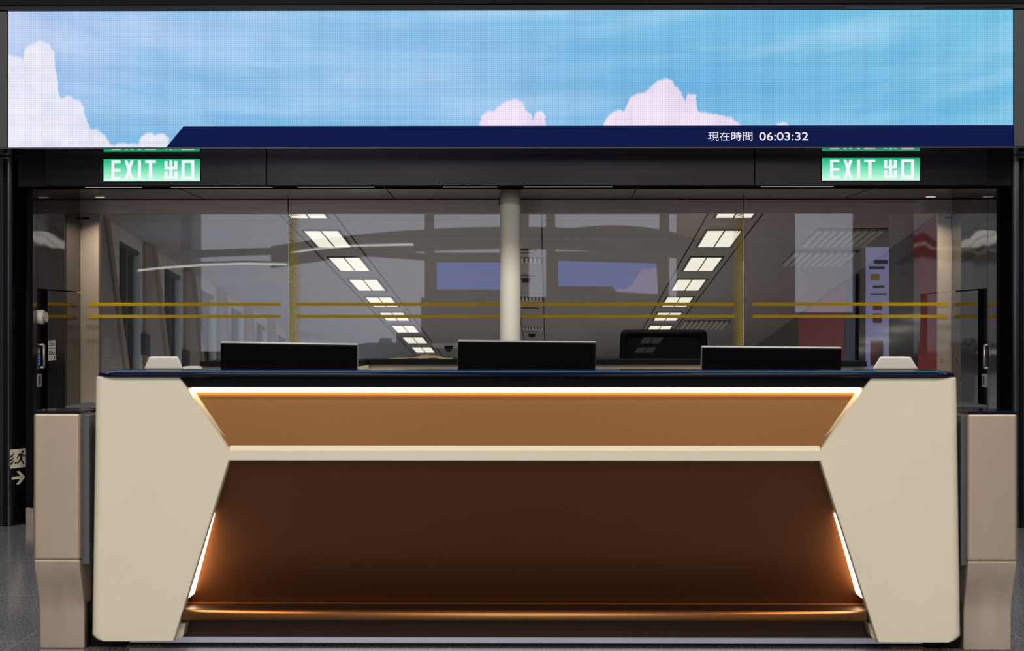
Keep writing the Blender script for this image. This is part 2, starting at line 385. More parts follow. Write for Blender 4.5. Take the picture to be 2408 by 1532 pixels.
# fascia with exit signs
fas = struct(thing('trim_2', (0, DF, 2.2)))
zf0, zf1 = Z_(437, DF), zs+.001
for a, b in ((107, 625), (627.5, 1773), (1775.5, 2322)):
    B('fascia_panel', (X_(a, DF), DF, zf0+.003), (X_(b, DF), DF+.05, zf1), M['fascia'], fas, .0015)
B('fascia_core', (X_(40, DF), DF+.02, zf0), (X_(2380, DF), DF+.25, zf1+.3), M['joint'], fas)
zso = zf0
B('portal_soffit', (XL-.05, DF+.05, zso+.0), (XR+.05, GL, zso+.04), M['soffit2'], fas)
for (xa, xb) in ((905, 925), (1498, 1487), (415, 470), (2060, 1995)):
    p = P(xa, 441, DF+.15); q = P(xb, 464, GL-.25)
    mb = MB(); mb.loft([(p.x-.004, DF+.06, zso-.0012), (p.x+.004, DF+.06, zso-.0012), (p.x+.004, DF+.06, zso), (p.x-.004, DF+.06, zso)],
                       [(q.x-.004, GL-.1, zso-.0012), (q.x+.004, GL-.1, zso-.0012), (q.x+.004, GL-.1, zso), (q.x-.004, GL-.1, zso)])
    mb.build('panel_joint', M['joint'], fas)
for i_, (a, b) in enumerate(((200, 332), (402, 640), (700, 880), (1042, 1168), (1232, 1440), (1790, 1960))):  # added glowing strips imitating reflected light dashes on the soffit
    B('soffit_reflection_strip', (X_(a, 11.02), 11.012, zso-.0025), (X_(b, 11.02), 11.04, zso+.001), M['slot'], fas)
zh0, zh1 = Z_(502.5, GL), Z_(469, GL)
B('head_shadow_gap', (XL, GL-.02, Z_(470.5, GL)), (XR, GL+.03, zso+.02), M['joint'], fas)
for a, b in ((190, 678), (680, 1174), (1176, 1747), (1749, 2237)):
    B('head_panel', (X_(a, GL), GL-.03, zh0), (X_(b, GL), GL+.04, zh1-.006), M['brushed'], fas, .001)
B('bulkhead', (XL-.7, GL+.03, zso-.03), (XR+.9, GL+.25, 5.5), M['hallwall'], fas)

sgn = emi('exit_white', (240, 240, 252), 1.05)
def exit_green():
    # emissive green face; uneven backlight painted in as a ramp, brightest low down
    m = bpy.data.materials.new('exit_green'); m.use_nodes = True; t = m.node_tree; t.nodes.clear()
    o = t.nodes.new('ShaderNodeOutputMaterial'); e = t.nodes.new('ShaderNodeEmission'); tc = t.nodes.new('ShaderNodeTexCoord')
    sp = t.nodes.new('ShaderNodeSeparateXYZ'); t.links.new(tc.outputs['Generated'], sp.inputs[0])
    cr = t.nodes.new('ShaderNodeValToRGB'); el = cr.color_ramp.elements
    el[0].position = 0; el[0].color = (*s2l((205, 255, 228)), 1); el[1].position = 1; el[1].color = (*s2l((22, 178, 116)), 1)
    k = el.new(.28); k.color = (*s2l((160, 240, 205)), 1); k = el.new(.7); k.color = (*s2l((70, 208, 155)), 1)
    t.links.new(sp.outputs[2], cr.inputs[0]); t.links.new(cr.outputs[0], e.inputs[0]); e.inputs[1].default_value = 1
    t.links.new(e.outputs[0], o.inputs[0]); return m
M['exitg'] = exit_green()
def exit_sign(x0p, x1p, y0p, y1p, label):
    D = DF-.012
    t = thing('exit_sign', (X_((x0p+x1p)/2, D), D, Z_(y1p, D)), label, 'exit sign', 'green exit signs on the fascia')
    B('sign_box', (X_(x0p-1.5, D), D+.002, Z_(y1p+1.5, D)), (X_(x1p+1.5, D), DF, Z_(y0p-1.5, D)), M['black'], t)
    t_ = B('sign_face', (X_(x0p, D), D, Z_(y1p, D)), (X_(x1p, D), D+.003, Z_(y0p, D)), M['exitg'], t)
    w = x1p-x0p; h = y1p-y0p
    def U(u, v): return (X_(x0p+w*u, D), Z_(y0p+h*v, D))
    def poly(mb, pts): mb.prism([U(*p) for p in pts], 'y', D-.0018, D-.0003)
    def rect(mb, a, b, c, d): poly(mb, [(a, b), (c, b), (c, d), (a, d)])
    X0 = lambda z: (z-122)/2106.; Y0 = lambda z: (z-115)/500.
    R = lambda mb, a, b, c, d: rect(mb, X0(a), Y0(b), X0(c), Y0(d))
    m = MB(); R(m, 295,158,360,580); R(m, 360,158,495,215); R(m, 360,340,495,398); R(m, 360,520,495,580); m.build('letter', sgn, t_)
    m = MB(); q = lambda pts: poly(m, [(X0(a), Y0(b)) for a, b in pts])
    q([(585,160),(648,160),(778,578),(712,578)]); m.build('letter', sgn, t_).name = 'letter'
    m2 = MB(); poly(m2, [(X0(a), Y0(b)) for a, b in [(712,160),(778,160),(652,578),(585,578)]]);
    for i, v in enumerate(m2.v): m2.v[i] = (v[0], v[1]-.0004, v[2])
    m2.build('letter', sgn, t_)
    m = MB(); R(m, 872,158,942,580); m.build('letter', sgn, t_)
    m = MB(); R(m, 1030,158,1268,212); R(m, 1115,212,1188,580); m.build('letter', sgn, t_)
    m = MB(); R(m,1565,158,1630,565); R(m,1455,170,1522,350); R(m,1668,170,1735,350); R(m,1522,295,1668,350); R(m,1455,392,1522,565); R(m,1668,392,1740,565); R(m,1522,505,1668,565); m.build('character', sgn, t_)
    m = MB(); R(m,1828,155,2108,212); R(m,1828,212,1895,575); R(m,2038,212,2108,575); R(m,1895,505,2038,575); m.build('character', sgn, t_)
exit_sign(243.5, 470, 372.5, 426, 'green lit exit sign on the fascia under the left end of the display')
exit_sign(1933, 2163, 372, 425.5, 'green lit exit sign on the fascia under the clock end of the display')

# ------------------------------------------------------------------ pillars
def pillar(side):
    if side < 0:
        pts = [(-40, 10.97), (18, 10.97), (30, 10.985), (62, 11.12), (66, 11.2), (64, 11.45)]
        lab = 'glossy black pillar with the cream running-man sticker beside the portal'
        c = [(X_(a, d), d) for a, d in pts] + [(X_(-140, 11.5), 11.5), (X_(-140, 11.0), 11.0)]
    else:
        pts = [(2450, 10.97), (2396, 10.97), (2380, 10.985), (2349, 11.10), (2346, 11.2), (2346, 11.45)]
        lab = 'plain glossy black pillar without sticker at the clock side of the portal'
        c = [(X_(a, d), d) for a, d in pts] + [(X_(2550, 11.5), 11.5), (X_(2550, 11.0), 11.0)]
    t = thing('pillar', (c[0][0], 11.1, 0), lab, 'pillar', 'black pillars framing the portal')
    MB().prism(c, 'z', 0, zs-.001).build('shaft', M['pillar'], t, .004)
    a = c[0]; s = -side
    # vertical cover strip standing proud of the shaft
    xx = X_(12 if side < 0 else 2402, 10.96)
    B('cover_strip', (xx-.012, 10.955, 0), (xx+.012, 10.972, zs-.02), M['black'], t)
    return t
pl = pillar(-1); pr = pillar(1)
# running man sticker on the slanted facet of the left pillar
fa = Vector((X_(24, 10.968), 10.958, 0)); fb = Vector((X_(62, 11.118), 11.108, 0)); fd = (fb-fa)
fn = Vector((fd.y, -fd.x, 0)).normalized()
def on_facet(u, z, off): p = fa+fd*u+fn*off; return (p.x, p.y, z)
zt, zb = Z_(1057.5, 11.03), Z_(1102, 11.03)
st = thing('exit_route_sticker', on_facet(.5, zb, .002), 'cream running-man emergency exit sticker with arrow on the black pillar', 'safety sign')
def facet(mb, pts, o0, o1):
    mb.loft([on_facet(u, zb+(zt-zb)*v, o0) for u, v in pts], [on_facet(u, zb+(zt-zb)*v, o1) for u, v in pts])
m = MB(); facet(m, [(.02,0),(.98,0),(1,.03),(1,.97),(.98,1),(.02,1),(0,.97),(0,.03)], .0005, .002); m.build('sticker_square', M['safety'], st)
m = MB()
facet(m, [(.77+.07*math.cos(a), .83+.065*math.sin(a)) for a in [i*math.pi/6 for i in range(12)]], .0021, .0027)
facet(m, [(.52,.74),(.72,.76),(.78,.66),(.74,.42),(.60,.40),(.60,.56)], .0021, .0027)
facet(m, [(.54,.74),(.40,.54),(.45,.50),(.58,.66)], .0021, .0027)
facet(m, [(.74,.70),(.84,.56),(.97,.60),(.97,.66),(.86,.64),(.78,.74)], .0021, .0027)
facet(m, [(.64,.44),(.76,.40),(.90,.16),(.82,.12),(.72,.30)], .0021, .0027)
facet(m, [(.60,.46),(.66,.38),(.52,.24),(.28,.24),(.28,.31),(.48,.31)], .0021, .0027)
for a in (0, .2, .4):
    facet(m, [(.01,.18+a),(.12,.22+a),(.22,.34+a),(.26,.46+a),(.16,.36+a),(.01,.27+a)], .0021, .0027)
m.build('running_figure', M['ink'], st)
za, zc = Z_(1110, 11.03), Z_(1141, 11.03)
m = MB()
def arr(pts): m.loft([on_facet(u, zc+(za-zc)*v, .0005) for u, v in pts], [on_facet(u, zc+(za-zc)*v, .002) for u, v in pts])
arr([(.12,.40),(.72,.40),(.72,.60),(.12,.60)]); arr([(.40,1),(.60,1),(.95,.5),(.72,.5)]); arr([(.72,.5),(.95,.5),(.60,0),(.40,0)])
m.build('arrow', M['safety'], st)

# ------------------------------------------------------------------ portal side walls (polished cladding), doors recess
def side_wall(side, X):
    s = side
    name = 'wall_portal_left' if s < 0 else 'wall_portal_right'
    w = struct(thing(name, (X, 11.6, 0)))
    dj = 11.07 if s < 0 else 11.20       # vertical joint
    o = X+s*.05
    def sb(n, d0, d1, z0, z1, mat, dx=0): return B(n, (X+dx*s*-1, d0, z0), (o, d1, z1), mat, w, .0008)
    ztop = zso
    B('cladding_panel', (X, 10.985, .12), (X+s*.022, dj-.004, ztop), M['darkmetal'], w, .0008)
    zd = Z_(680, dj)
    slot = .25 if s < 0 else .24
    sb('upper_cladding', dj, GL-.005, zd+.004, ztop, M['darkmetal'])
    sb('door_leaf', dj+slot, GL-.005, .12, zd-.004, M['darkmetal'])
    B('dark_slot', (X+s*.03, dj, .12), (o+s*.02, dj+slot, zd-.002), M['black'], w)
    sb('skirting', 11.0, GL, 0, .115, M['brushed'])
    B('backing', (X+s*.052, 11.16, 0), (X+s*.09, GL, ztop), M['joint'], w)
    return dj, slot, w
djl, sll, wpl = side_wall(-1, XL); djr, slr, wpr = side_wall(1, XR)
def wx(side): return XL if side < 0 else XR
def lock_set(side, dj, slot, wp):
    s = side; X = wx(s)
    d0 = dj+.02 if s < 0 else dj+.05
    k = thing('keypad_lock', (X, d0+.03, Z_(868, dj)), 'slim access keypad with blue keys in the %s door slot' % ('sticker-pillar side' if s < 0 else 'clock side'), 'keypad', 'access keypads on the portal doors')
    za, zb_ = Z_(818, dj), Z_(870, dj)
    X2 = X+s*.029
    kb = B('keypad_body', (X2, d0, zb_), (X2-s*.03, d0+.06, za), M['screenframe'], k, .003)
    for r in range(4):
        for c in range(2):
            zz = zb_+(za-zb_)*(.22+.12*r); B('key', (X2-s*.03, d0+.012+.022*c, zz), (X2-s*.033, d0+.026+.022*c, zz+.012), M['keys'], kb)
    B('reader_window', (X2-s*.03, d0+.01, zb_+(za-zb_)*.74), (X2-s*.032, d0+.05, zb_+(za-zb_)*.92), M['silver'], kb)
    dd = d0+.085 if s < 0 else dj+.02
    mb = MB(); mb.path([(X2, dd, Z_(812, dj)), (X2-s*.045, dd, Z_(812, dj)), (X2-s*.045, dd, Z_(866, dj)), (X2, dd, Z_(866, dj))], .008, 12); mb.build('door_handle', M['silver'], wp)
    b = thing('card_reader_box', (X, d0+.03, Z_(912, dj)), 'small steel lock box below the keypad on the %s portal door' % ('sticker-pillar side' if s < 0 else 'clock side'), 'lock box', 'steel lock boxes on the portal doors')
    bb = B('box_body', (X2, d0, Z_(912, dj)), (X2-s*.03, d0+.09, Z_(881, dj)), M['silver'], b, .003)
    B('box_slot', (X2-s*.03, d0+.03, Z_(906, dj)), (X2-s*.032, d0+.06, Z_(886, dj)), M['ink'], bb)
lock_set(-1, djl, sll, wpl); lock_set(1, djr, slr, wpr)
# sounder on left wall
D = djl+.055; zc = Z_(746.5, D); X2 = XL-.03
dt = thing('alarm_sounder', (XL, D, zc), 'round white alarm sounder with slotted rim on the portal side wall', 'alarm')
m = MB(); m.tube((X2, D, zc), (X2+.062, D, zc), .047, 32); m.tube((X2+.062, D, zc), (X2+.082, D, zc), .047, 32, 0, .030); m.build('sounder_body', M['plastic'], dt)
m = MB()
for i in range(26):
    a = 2*math.pi*i/26; c, s = math.cos(a), math.sin(a)
    m.tube((X2+.0635, D+c*.0465, zc+s*.0465), (X2+.080, D+c*.034, zc+s*.034), .0016, 6)
m.build('vent_slots', M['ink'], dt)
# notice
n = thing('door_notice', (XL, 11.72, Z_(850, 11.7)), 'narrow white printed notice stuck on the dark side door', 'notice')
da = 4000*XL/(110-1245); db = 4000*XL/(126.5-1245)
B('sheet', (XL+.0005, da, Z_(849, da)), (XL+.002, db, Z_(801, da)), M['notice'], n)
m = MB()
for i in range(9):
    if i in (3, 5): continue
    z = Z_(805+i*3.6, da); m.box((XL+.0021, da+.01, z-.004), (XL+.0026, da+(db-da)*(.9 if i % 3 else .6), z))
m.box((XL+.0021, db-.04, Z_(845, da)), (XL+.0026, db-.015, Z_(839, da))); m.build('print', M['ink'], n)

# ------------------------------------------------------------------ glass partition
win = struct(thing('window_1', ((XL+XR)/2, GL, 0)))
edges = [190, 679, 1748, 2237]
for a, b in zip(edges[:-1], edges[1:]):
    B('glass_pane', (X_(a+.7, GL), GL, .02), (X_(b-.7, GL), GL+.012, zh0+.02), M['glass'], win)
for a in (679, 1748):
    B('silicone_joint', (X_(a-.7, GL), GL-.0005, .02), (X_(a+.7, GL), GL+.0125, zh0), M['silver'], win)
B('sill_channel', (XL, GL-.03, 0), (XR, GL+.04, .06), M['brushed'], win)
def tape(a, b, y0, y1): B('yellow_tape', (X_(a, GL), GL-.0012, Z_(y1, GL)), (X_(b, GL), GL-.0002, Z_(y0, GL)), M['yellow'], win)
for a, b in ((208, 659), (697, 1727), (1770, 2228)):
    tape(a, b, 712, 719.8); tape(a, b, 741, 748.2)
def dots(x0, x1, flip):
    m = MB(); D = GL-.0008; dx = 3.55; dy = 3.1; row = 0; y = 504
    W_ = abs(x1-x0)
    while y < 960:
        k = 0; x = (dx/2 if row % 2 else 0)
        while x < W_:
            u = x/W_; r = (1.75 if y > 560 else 1.5)*(1-u*.95)**.6
            r = max(.3, min(1.75, r))
            px = x0+x if not flip else x0-x
            c = P(px, y, D); R_ = r*D/F
            pts = [(c.x+R_*math.cos(i*math.pi/3+.5), c.z+R_*math.sin(i*math.pi/3+.5)) for i in range(6)]
            m.add([(p[0], D, p[1]) for p in pts], [(0, 1, 2, 3, 4, 5)])
            x += dx
        y += dy/1.0*.99; row += 1
    m.build('dotted_film', M['film'], win, norm=False)
dots(682, 711, False); dots(1745, 1722, True)
# jambs
def jamb(n, a, b):
    t = struct(thing(n, (X_(a, GL), GL+.1, 0)))
    B('jamb_panel', (X_(a, GL+.05), GL+.05, 0), (X_(b, GL+.05), GL+.085, 2.5), M['jamb'], t, .002)
    return t
jl = jamb('trim_3', 180, 233.5); jr = jamb('trim_4', 2205.5, 2247)
B('edge_trim', (X_(232, GL+.04), GL+.04, 0), (X_(234.5, GL+.04), GL+.09, 2.5), M['brushed'], jl)
t = thing('latch_plate', (X_(2214, GL+.05), GL+.045, Z_(853, GL+.05)), 'tiny steel latch plate on the cream jamb next to the red panel', 'latch')
B('plate', (X_(2211.5, GL+.05), GL+.042, Z_(853, GL+.05)), (X_(2216, GL+.05), GL+.05, Z_(843, GL+.05)), M['silver'], t, .001)
for a, b, side in ((191, 211, 'left'), (2222, 2237, 'right')):
    t = thing('head_label', (X_(a, GL), GL+.04, Z_(516, GL)), 'small dark label at the top of the %s jamb' % ('broad beige' if side == 'left' else 'cream red-panel-side'), 'label')
    B('label_plate', (X_(a, GL+.05), GL+.046, Z_(516, GL+.05)), (X_(b, GL+.05), GL+.05, Z_(510, GL+.05)), M['ink'], t)

for xj in (XL+.2, XR-.2):  # added fill lamps with glowing panels, put in to brighten the jambs
    B('jamb_fill_panel', (xj-.03, 11.90, zso-.002), (xj+.03, 11.96, zso+.001), M['slot'], fas)
    l = area('jamb_fill_lamp', (xj, 11.93, zso-.006), .05, .05, 2.4, (1, .93, .82), (math.radians(8), 0, 0)); l.data.spread = 1.9
# round column
cx = X_(1199.7, 11.29); r = 24.4*11.29/F
col = thing('round_column', (cx, 11.29, 0), 'slender cream round column standing in front of the glass partition', 'column')
MB().tube((cx, 11.29, .0), (cx, 11.29, zso-.001), r, 64).build('shaft', M['white'], col)
MB().tube((cx, 11.29, zso-.010), (cx, 11.29, zso-.0015), r*1.12, 64).build('collar', M['brushed'], col)
MB().tube((cx, 11.29, 0), (cx, 11.29, .08), r*1.1, 64).build('base_ring', M['brushed'], col)

# ------------------------------------------------------------------ corridor behind the glass (slopes down, away from the camera)
SX_, SZ_ = .0113, -.0998; HC = 2.417; HF = -.087
def C(a, D, h): return Vector((a+SX_*D, D, EYE+h+SZ_*D))       # a, h measured from the vanishing line
def cbox(mb, a0, a1, D0, D1, h0, h1, mi=0):
    ps = [C(a0,D0,h0),C(a1,D0,h0),C(a1,D1,h0),C(a0,D1,h0),C(a0,D0,h1),C(a1,D0,h1),C(a1,D1,h1),C(a0,D1,h1)]
    return mb.add(ps, [(0,3,2,1),(4,5,6,7),(0,1,5,4),(1,2,6,5),(2,3,7,6),(3,0,4,7)], mi)
AL, AR, DE = -3.87, 3.341, 34.0
D0 = GL+.25
m = MB(); cbox(m, AL-.3, AR+.3, GL+.02, DE, HF-.15, HF); struct(m.build('floor_corridor', M['corfloor']))
m = MB(); cbox(m, AL-.3, AR+.3, D0, DE, HC, HC+.12); struct(m.build('ceiling_corridor', M['ctile']))
m = MB(); cbox(m, AL-.3, AR+.3, DE, DE+.2, HF, HC); struct(m.build('wall_back', M['corwall']))
PER = 1.8; D1 = 14.68
wl = struct(thing('wall_corridor_left', C(AL, D0, HF)))
m = MB(); cbox(m, AL-.22, AL, D0, D1-PER+.62, HF, HC); m.build('wall_panel', M['corwall'], wl)
NW = 10
for k in range(-1, NW):
    a = D1+PER*k
    m = MB(); cbox(m, AL-.14, AL, a+1.42, a+PER+.62 if a+PER+.62 < DE else DE, HF, HC); m.build('wall_panel', M['corwall'], wl, .004)
    m = MB(); cbox(m, AL-.14, AL, a+.62, a+1.42, HC-.11, HC); m.build('lintel', M['corwall'], wl)
    m = MB(); cbox(m, AL-.14, AL, a+.62, a+1.42, HF, HF+.15); m.build('sill', M['corwall'], wl)
    w = struct(thing('window_%d' % (k+3), C(AL, a+1.0, HF)))
    m = MB()
    cbox(m, AL-.13, AL-.07, a+.62, a+.66, HF+.15, HC-.11); cbox(m, AL-.13, AL-.03, a+.98, a+1.05, HF+.15, HC-.11)
    cbox(m, AL-.13, AL-.07, a+1.38, a+1.42, HF+.15, HC-.11); cbox(m, AL-.13, AL-.02, a+.62, a+1.42, HC-.15, HC-.11); cbox(m, AL-.13, AL-.05, a+.62, a+1.42, HF+.15, HF+.2)
    cbox(m, AL-.13, AL-.08, a+1.05, a+1.38, HC-.75, HC-.70)
    m.build('frame', M['winframe'], w)
    m = MB(); cbox(m, AL-.11, AL-.10, a+.66, a+1.38, HF+.2, HC-.15); m.build('pane', M['wglass'], w)
    # truss post and raking brace
    if k >= 0 or True:
        tr = struct(thing('trim_%d' % (k+7), C(AL+.1, a, HF)))
        m = MB(); cbox(m, AL, AL+.035, a-.30, a-.13, HF, HC); m.build('post', M['post'], tr, .004)
        mb = MB()
        lo, hi = HF, HC
        pts = lambda aa: [C(aa, a+1.36, lo), C(aa, a+1.52, lo), C(aa, a+.10, hi), C(aa, a-.02, hi)]
        mb.loft(pts(AL+.001), pts(AL+.045)); mb.build('raking_brace', M['post'], tr)
        mb = MB(); pts2 = lambda aa: [C(aa, a-.13, lo), C(aa, a+1.36, lo), C(aa, a-.02, hi), C(aa, a-.13, hi)]
        mb.loft(pts2(AL+.001), pts2(AL+.02)); mb.build('infill_panel', M['infill'], tr)
        if 0 <= k <= 3:
            bx = thing('wall_device', C(AL+.03, a+1.5, 0), ['small grey box on the window wall between the nearest braces', 'small grey box on the window wall past the second brace', 'small grey box on the window wall past the third brace', 'small grey box on the window wall past the fourth brace'][k], 'control box', 'grey boxes on the window wall')
            m = MB(); cbox(m, AL, AL+.05, a+1.43, a+1.60, HF+1.42, HF+1.62); m.build('box_body', M['screenframe'], bx, .004)

# right corridor wall
wr = struct(thing('wall_corridor_right', C(AR, D0, HF)))
m = MB(); cbox(m, AR, AR+.15, D0, DE, HF, HC); m.build('wall_panel', M['darkglass'], wr)
def CW(px, py, a):
    D = F*a/(px-1290); return Vector((a+SX_*D, D, EYE+(1165-py)*D/F+SZ_*D))
def wallpoly(name, pts, mat, parent=None, off=.012, th=.01):
    mb = MB(); mb.loft([CW(x, y, AR-off) for x, y in pts], [CW(x, y, AR-off-th)+Vector((0, 0, 0)) for x, y in pts]); return mb.build(name, mat, parent)
def line_y(px): return 1165-(px-1290)*.7235+1.5
def adv(name, label, pts, mat, cat='wall panel'):
    t = thing(name, CW(pts[0][0], pts[0][1], AR), label, cat); wallpoly('panel_face', pts, mat, t); return t
adv('red_wall_panel', 'bright red slanted-edge wall panel seen through the glass beside the cream jamb', [(2240, line_y(2240)), (2142, line_y(2142)), (2150, 640), (2165, 715), (2158, 800), (2150, 960), (2240, 1010)], M['red'])
adv('pink_wall_panel', 'dusty pink wall panel low on the dark corridor wall left of the poster', [(1990, 662), (1875, 745), (1882, 900), (1978, 930)], M['pink'])
adv('slate_wall_panel', 'slate blue wall panel between the pink panel and the poster', [(2010, 645), (1991, 660), (1979, 930), (2008, 940)], M['blue'])

# corridor ceiling luminaires
mk = M['lamp']
def louver():
    m, t, b = nt('fixture_diffuser_louvred')
    t.nodes.remove(b); o = t.nodes['Material Output']; e = t.nodes.new('ShaderNodeEmission')
    tc = t.nodes.new('ShaderNodeTexCoord'); sp = t.nodes.new('ShaderNodeSeparateXYZ'); t.links.new(tc.outputs['Object'], sp.inputs[0])
    p = t.nodes.new('ShaderNodeMath'); p.operation = 'PINGPONG'; p.inputs[1].default_value = .035; t.links.new(sp.outputs[1], p.inputs[0])
    r = t.nodes.new('ShaderNodeMapRange'); r.inputs[1].default_value = 0; r.inputs[2].default_value = .012; r.inputs[3].default_value = .75; r.inputs[4].default_value = 1.15; t.links.new(p.outputs[0], r.inputs[0])
    e.inputs[0].default_value = (*s2l((255, 250, 232)), 1); t.links.new(r.outputs[0], e.inputs[1]); t.links.new(e.outputs[0], o.inputs[0]); return m
M['louv'] = louver()
ordn = ['nearest', 'second', 'third', 'fourth', 'fifth', 'sixth', 'seventh', 'eighth', 'ninth']
FD = [14.25, 16.0, 17.75, 19.5, 21.22, 22.95, 24.66, 26.45, 28.2]
def fixture(a, D, hw, label, group):
    t = thing('ceiling_luminaire', C(a, D, HC), label, 'ceiling light', group)
    L = .52
    m = MB(); fr = .02
    for (u0, u1, v0, v1) in ((-hw-fr, -hw, -L-fr, L+fr), (hw, hw+fr, -L-fr, L+fr), (-hw, hw, -L-fr, -L), (-hw, hw, L, L+fr), (-.006, .006, -L, L)):
        cbox(m, a+u0, a+u1, D+v0, D+v1, HC-.012, HC-.0005)
    m.build('frame', M['screenframe'], t)
    m = MB(); cbox(m, a-hw, a-.006, D-L, D+L, HC-.008, HC-.001); m.build('diffuser', M['louv'], t)
    m = MB(); cbox(m, a+.006, a+hw, D-L, D+L, HC-.008, HC-.001); m.build('diffuser', M['louv'], t)
    l = bpy.data.lights.new('luminaire_lamp', 'AREA'); l.shape = 'RECTANGLE'; l.size = .3; l.size_y = 1.0; l.energy = LUM; l.color = (1, .97, .9); l.spread = 2.1
    lo = bpy.data.objects.new('luminaire_lamp', l); COL.objects.link(lo); lo.location = C(a, D, HC-.02); lo.rotation_euler = (math.atan(SZ_), 0, 0)
    attach(lo, t)
    return t
LUM = 16
fl = fixture(-2.077, FD[0], .155, 'louvred white ceiling light in the window-side row, nearest to the glass', 'ceiling lights of the window-side row')
fr_ = fixture(1.60, FD[0], .155, 'louvred white ceiling light in the poster-side row, nearest to the glass', 'ceiling lights of the poster-side row')
for i in range(1, 9):
    dD = FD[i]-FD[0]
    for src, nm in ((fl, 'window-side'), (fr_, 'poster-side')):
        c = copy_tree(src, None, (SX_*dD, dD, SZ_*dD))
        c['label'] = 'louvred white ceiling light in the %s row, %s along from the glass' % (nm, ordn[i])
for o_, aa in (('x', -2.077), ('y', 1.60)):
    m = MB()
    for s in (-.235, .235):
        cbox(m, aa+s-.007, aa+s+.007, D0, DE, HC-.004, HC-.0004)
    struct(m.build('trim_30' if aa < 0 else 'trim_31', M['joint']))
# centre service strip
m = MB()
for s in (-.383, -.062): cbox(m, s-.006, s+.006, D0, DE, HC-.004, HC-.0004)
struct(m.build('trim_32', M['joint']))
def vent(D, label):
    t = thing('ceiling_vent', C(-.22, D, HC), label, 'air vent', 'slot vents in the centre strip')
    m = MB(); cbox(m, -.375, -.07, D-.17, D+.17, HC-.004, HC-.0006); m.build('backing', M['joint'], t)
    for i in range(7):
        m = MB(); a = -.372+i*.044; cbox(m, a, a+.026, D-.16, D+.16, HC-.012, HC-.004); m.build('slat', M['corwall'], t)
for D, l in ((17.45, 'striped slot vent in the corridor centre strip nearest the round column top'), (20.9, 'striped slot vent in the corridor centre strip just above the upper yellow tape'), (24.6, 'striped slot vent in the corridor centre strip below the yellow tapes')): vent(D, l)
def disc(name, D, r, label, det):
    a = -.25
    t = thing(name, C(a, D, HC), label, 'smoke detector' if det else 'ceiling speaker', 'smoke detectors in the centre strip' if det else 'round speakers in the centre strip')
    c = C(a, D, HC)
    rm = MB().tube(c-Vector((0, 0, .001)), c-Vector((0, 0, .02)), r, 28).build('rim', M['corwall'], t)
    if det: MB().tube(c-Vector((0, 0, .02)), c-Vector((0, 0, .075)), r*.62, 20, 0, r*.4).build('sensor_head', M['ink'], rm)
    else: MB().tube(c-Vector((0, 0, .02)), c-Vector((0, 0, .023)), r*.85, 28).build('grille', M['beige'], rm)
disc('ceiling_speaker', 16.8, .13, 'round ceiling speaker in the centre strip high beside the round column', False)
disc('ceiling_speaker', 22.0, .13, 'round ceiling speaker in the centre strip between the yellow tapes', False)
disc('smoke_detector', 18.75, .10, 'smoke detector hanging in the centre strip above both yellow tapes', True)
disc('smoke_detector', 25.2, .10, 'smoke detector hanging in the centre strip below both yellow tapes', True)
# dome camera + sensor bar
t = thing('dome_camera', C(-1.60, 27.2, HC), 'small black dome camera on a pale plate near the end of the window-side lights', 'camera')
m = MB(); cbox(m, -1.85, -1.35, 27.0, 27.6, HC-.03, HC-.001); m.build('mount_plate', M['corwall'], t)
c = C(-1.6, 27.2, HC-.03); m = MB(); m.tube(c, c-Vector((0, 0, .05)), .07, 20, 0, .06); m.tube(c-Vector((0, 0, .05)), c-Vector((0, 0, .10)), .06, 20, 0, .02); m.build('dome', M['ink'], t)
for D, l in ((15.9, 'ribbed ceiling diffuser nearest the glass above the poster'), (17.3, 'ribbed ceiling diffuser further along above the poster'), (24.0, 'ribbed ceiling diffuser far along beside the dotted film')):
    aa = 2.75 if D < 20 else 2.2
    t = thing('ribbed_diffuser', C(aa, D, HC), l, 'air diffuser', 'ribbed diffusers near the poster wall')
    m = MB(); cbox(m, aa-.32, aa+.32, D-.5, D+.5, HC-.006, HC-.0006); m.build('backing', M['screenframe'], t)
    for i in range(9):
        m = MB(); a = aa-.31+i*.07; cbox(m, a, a+.035, D-.48, D+.48, HC-.03, HC-.006); m.build('rib', M['corwall'], t)

# ------------------------------------------------------------------ things in the hall behind the camera, seen mirrored in the glass
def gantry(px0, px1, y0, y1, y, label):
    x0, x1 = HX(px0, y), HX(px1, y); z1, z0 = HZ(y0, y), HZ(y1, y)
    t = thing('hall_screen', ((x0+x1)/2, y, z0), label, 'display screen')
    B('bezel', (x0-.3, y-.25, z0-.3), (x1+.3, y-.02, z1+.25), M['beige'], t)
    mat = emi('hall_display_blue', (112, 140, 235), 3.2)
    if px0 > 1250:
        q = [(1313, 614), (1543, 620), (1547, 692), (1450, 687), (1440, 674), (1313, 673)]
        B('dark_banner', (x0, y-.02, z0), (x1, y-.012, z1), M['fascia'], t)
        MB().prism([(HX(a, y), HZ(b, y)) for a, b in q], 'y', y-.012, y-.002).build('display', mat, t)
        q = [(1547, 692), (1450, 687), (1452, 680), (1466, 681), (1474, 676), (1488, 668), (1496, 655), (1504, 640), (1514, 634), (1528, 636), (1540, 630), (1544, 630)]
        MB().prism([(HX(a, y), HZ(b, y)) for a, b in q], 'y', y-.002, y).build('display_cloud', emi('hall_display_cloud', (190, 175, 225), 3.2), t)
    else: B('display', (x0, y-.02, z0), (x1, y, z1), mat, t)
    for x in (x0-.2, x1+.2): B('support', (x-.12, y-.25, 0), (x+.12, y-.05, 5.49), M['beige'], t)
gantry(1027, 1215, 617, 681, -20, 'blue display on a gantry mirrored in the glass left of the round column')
gantry(1313, 1545, 614, 690, -20, 'blue display on a gantry mirrored in the glass right of the round column')
